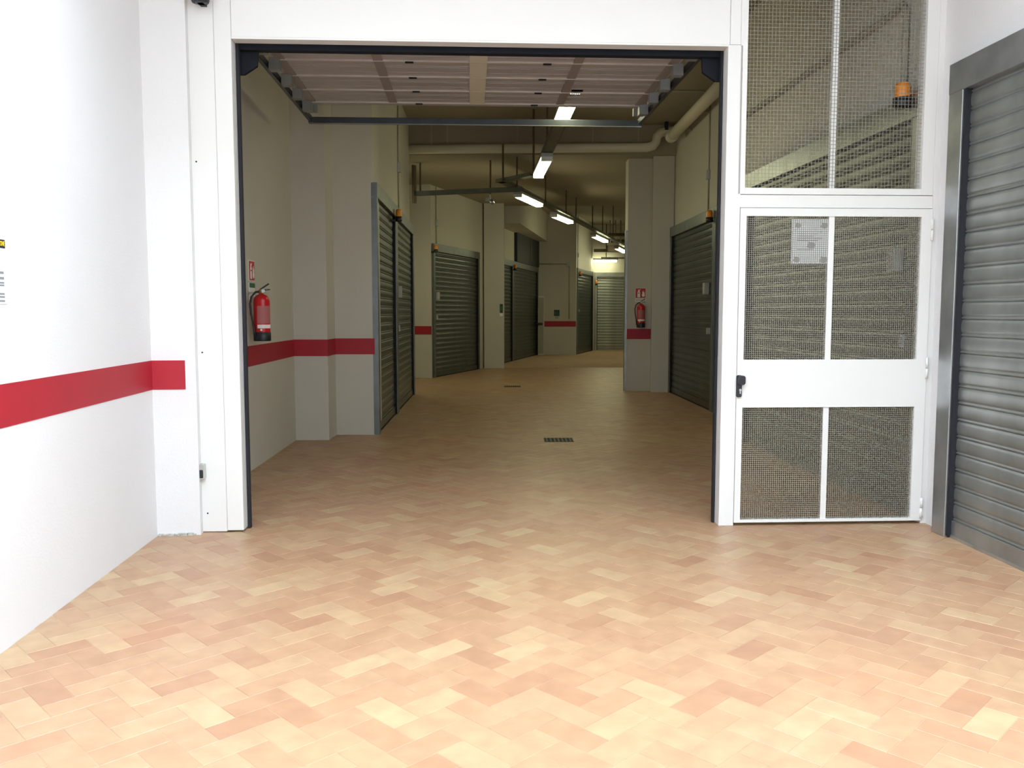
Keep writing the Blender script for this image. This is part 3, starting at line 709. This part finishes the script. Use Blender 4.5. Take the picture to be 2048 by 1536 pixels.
def ext_sign(fr, x, z, lab, strip):
    e = empty('extinguisher_sign', None, lab, 'sign', 'red extinguisher signs', loc=(*fr.w(x, -.002)[:2], z), rz=fr.a)
    MB().box(-.105, .105, -.003, .002, 0, .20).build('border', 'white_print', e)
    MB().box(-.098, .098, -.0045, -.003, .007, .193).build('red_field', 'sign_red', e)
    MB().prism([(-.062,.02),(-.008,.02),(-.008,.12),(-.02,.14),(-.02,.15),(.0,.17),(-.004,.176),(-.03,.162),(-.05,.17),(-.05,.14),(-.062,.12)], -.006, -.0045).build('extinguisher_symbol', 'white_print', e)
    MB().box(-.05, -.02, -.0066, -.006, .095, .108).build('symbol_mark', 'gap', e)
    MB().prism([(.035,.03),(.07,.03),(.085,.06),(.075,.085),(.085,.12),(.066,.10),(.062,.15),(.045,.12),(.03,.135),(.035,.09),(.024,.06)], -.006, -.0045).build('flame_symbol', 'white_print', e)
    if strip == 'text':
        MB().box(-.105, .105, -.003, .002, -.065, -.012).build('text_plate', 'white_print', e)
        text_mesh('ESTINTORE', .036, 'lettering', 'gap', e, (0, -.0036, -.038), bold=.0006)
    else:
        c = MB().box(-.10, .10, -.003, .002, -.15, -.02).build('inspection_card', 'white_print', e)
        MB().box(-.10, .10, -.0045, -.003, -.065, -.02).build('green_band', 'sign_green', e)
    return e
x, z = wlf.hit(524, 682, -.12); extinguisher(wlf, x, z, 'larger red fire extinguisher on the left wall just inside the gate', -.95)
xs, zs1 = wlf.hit(502, 526); ext_sign(wlf, xs, wlf.hit(502, 562)[1], 'red extinguisher sign with a green and white card, on the left wall', 'card')
x, z = rpf.hit(1281.5, 655, -.12); extinguisher(rpf, x, z, 'smaller-looking red fire extinguisher with hose loop on the right pier')
xs, zs = rpf.hit(1281, 596.5); ext_sign(rpf, xs, zs, 'red extinguisher sign with lettered strip on the right pier', 'text')
# green signs
cf = Fr((k0[0], 23.75), (k1[0], 23.75)); x, z = cf.hit(1002.5, 630)
e = empty('exit_sign', None, 'small green sign on the cream column', 'sign', loc=(*cf.w(x, -.002)[:2], z), rz=cf.a)
MB().box(-.04, .045, -.003, .002, .06, .30).build('green_field', 'sign_dark', e); MB().box(-.02, .02, -.004, -.003, .12, .24).build('symbol', 'sign_green', e); MB().box(-.04, .045, -.003, .002, -.03, .05).build('white_strip', 'paper', e)
x, z = qf.hit(1113.5, 632)
e = empty('exit_sign', None, 'small square dark green sign on the far striped pier', 'sign', loc=(*qf.w(x, -.002)[:2], z), rz=qf.a)
MB().box(-.10, .10, -.003, .002, .0, .22).build('green_field', 'sign_dark', e); MB().prism([(-.07,.05),(-.02,.05),(-.02,.17),(-.07,.17)], -.004, -.003).build('symbol', 'sign_green', e); MB().prism([(.01,.06),(.06,.06),(.03,.17)], -.004, -.003).build('symbol', 'sign_green', e); MB().box(-.06, .06, -.003, .002, -.09, -.015).build('white_strip', 'conduit', e)
# parking notice at the left edge
lx, lz = frL.hit(8, 489); lxb, lzb = frL.hit(15, 608); zt0 = frL.hit(8, 480)[1]; zt1 = frL.hit(8, 497)[1]
zt_ = frL.hit(8, 475)[1]
e = empty('wall_notice', frL, 'notice with yellow letters on black, on the left wall at the picture edge', 'notice')
W_ = .42; xr__ = lxb
MB().box(xr__ - W_, xr__, -.003, .001, lzb, zt_ + .02).build('sheet', 'paper', e)
MB().box(xr__ - W_ + .03, lx, -.0042, -.003, zt1, zt0).build('black_band', 'gap', e)
tx = text_mesh('ATTENZIONE', (zt0 - zt1)*.8, 'lettering', 'yellow', e, (lx - .005, -.0048, (zt0 + zt1)/2), align='RIGHT'); tx.scale.x = .62
for k, (zf, ww_) in enumerate(((545, 1), (556, 1.05), (566, .9), (571, .9), (588, 1), (594, .9), (602, 1))):
    zq = frL.hit(8, zf)[1]; MB().box(xr__ - W_*.8, xr__ - .028, -.0042, -.003, zq - .004 if k > 1 else zq - .008, zq + .004).build('print_line', 'grey_print', e)

# floor drains
def drain(px, py, lab, wd, dp):
    g = G(px, py); e = empty('floor_drain', None, lab, 'drain', 'floor drain grates in the corridor', loc=(g[0], g[1], 0))
    MB().box(-wd/2, wd/2, -dp/2, dp/2, -.002, .002).build('pit', 'gap', e)
    m = MB(); m.box(-wd/2 - .012, -wd/2, -dp/2 - .012, dp/2 + .012, -.002, .0035).box(wd/2, wd/2 + .012, -dp/2 - .012, dp/2 + .012, -.002, .0035)
    m.box(-wd/2, wd/2, -dp/2 - .012, -dp/2, -.002, .0035).box(-wd/2, wd/2, dp/2, dp/2 + .012, -.002, .0035).build('rim', 'rod', e)
    for k in range(7): x = -wd/2 + wd*(k + .5)/7; MB().box(x - .008, x + .008, -dp/2, dp/2, .0, .0035).build('grate_bar', 'black', e)
drain(1117, 880, 'larger-looking black floor drain in the middle of the corridor', .33, .3)
drain(1025, 773, 'farther thin dark floor drain toward the bend', .32, .3)
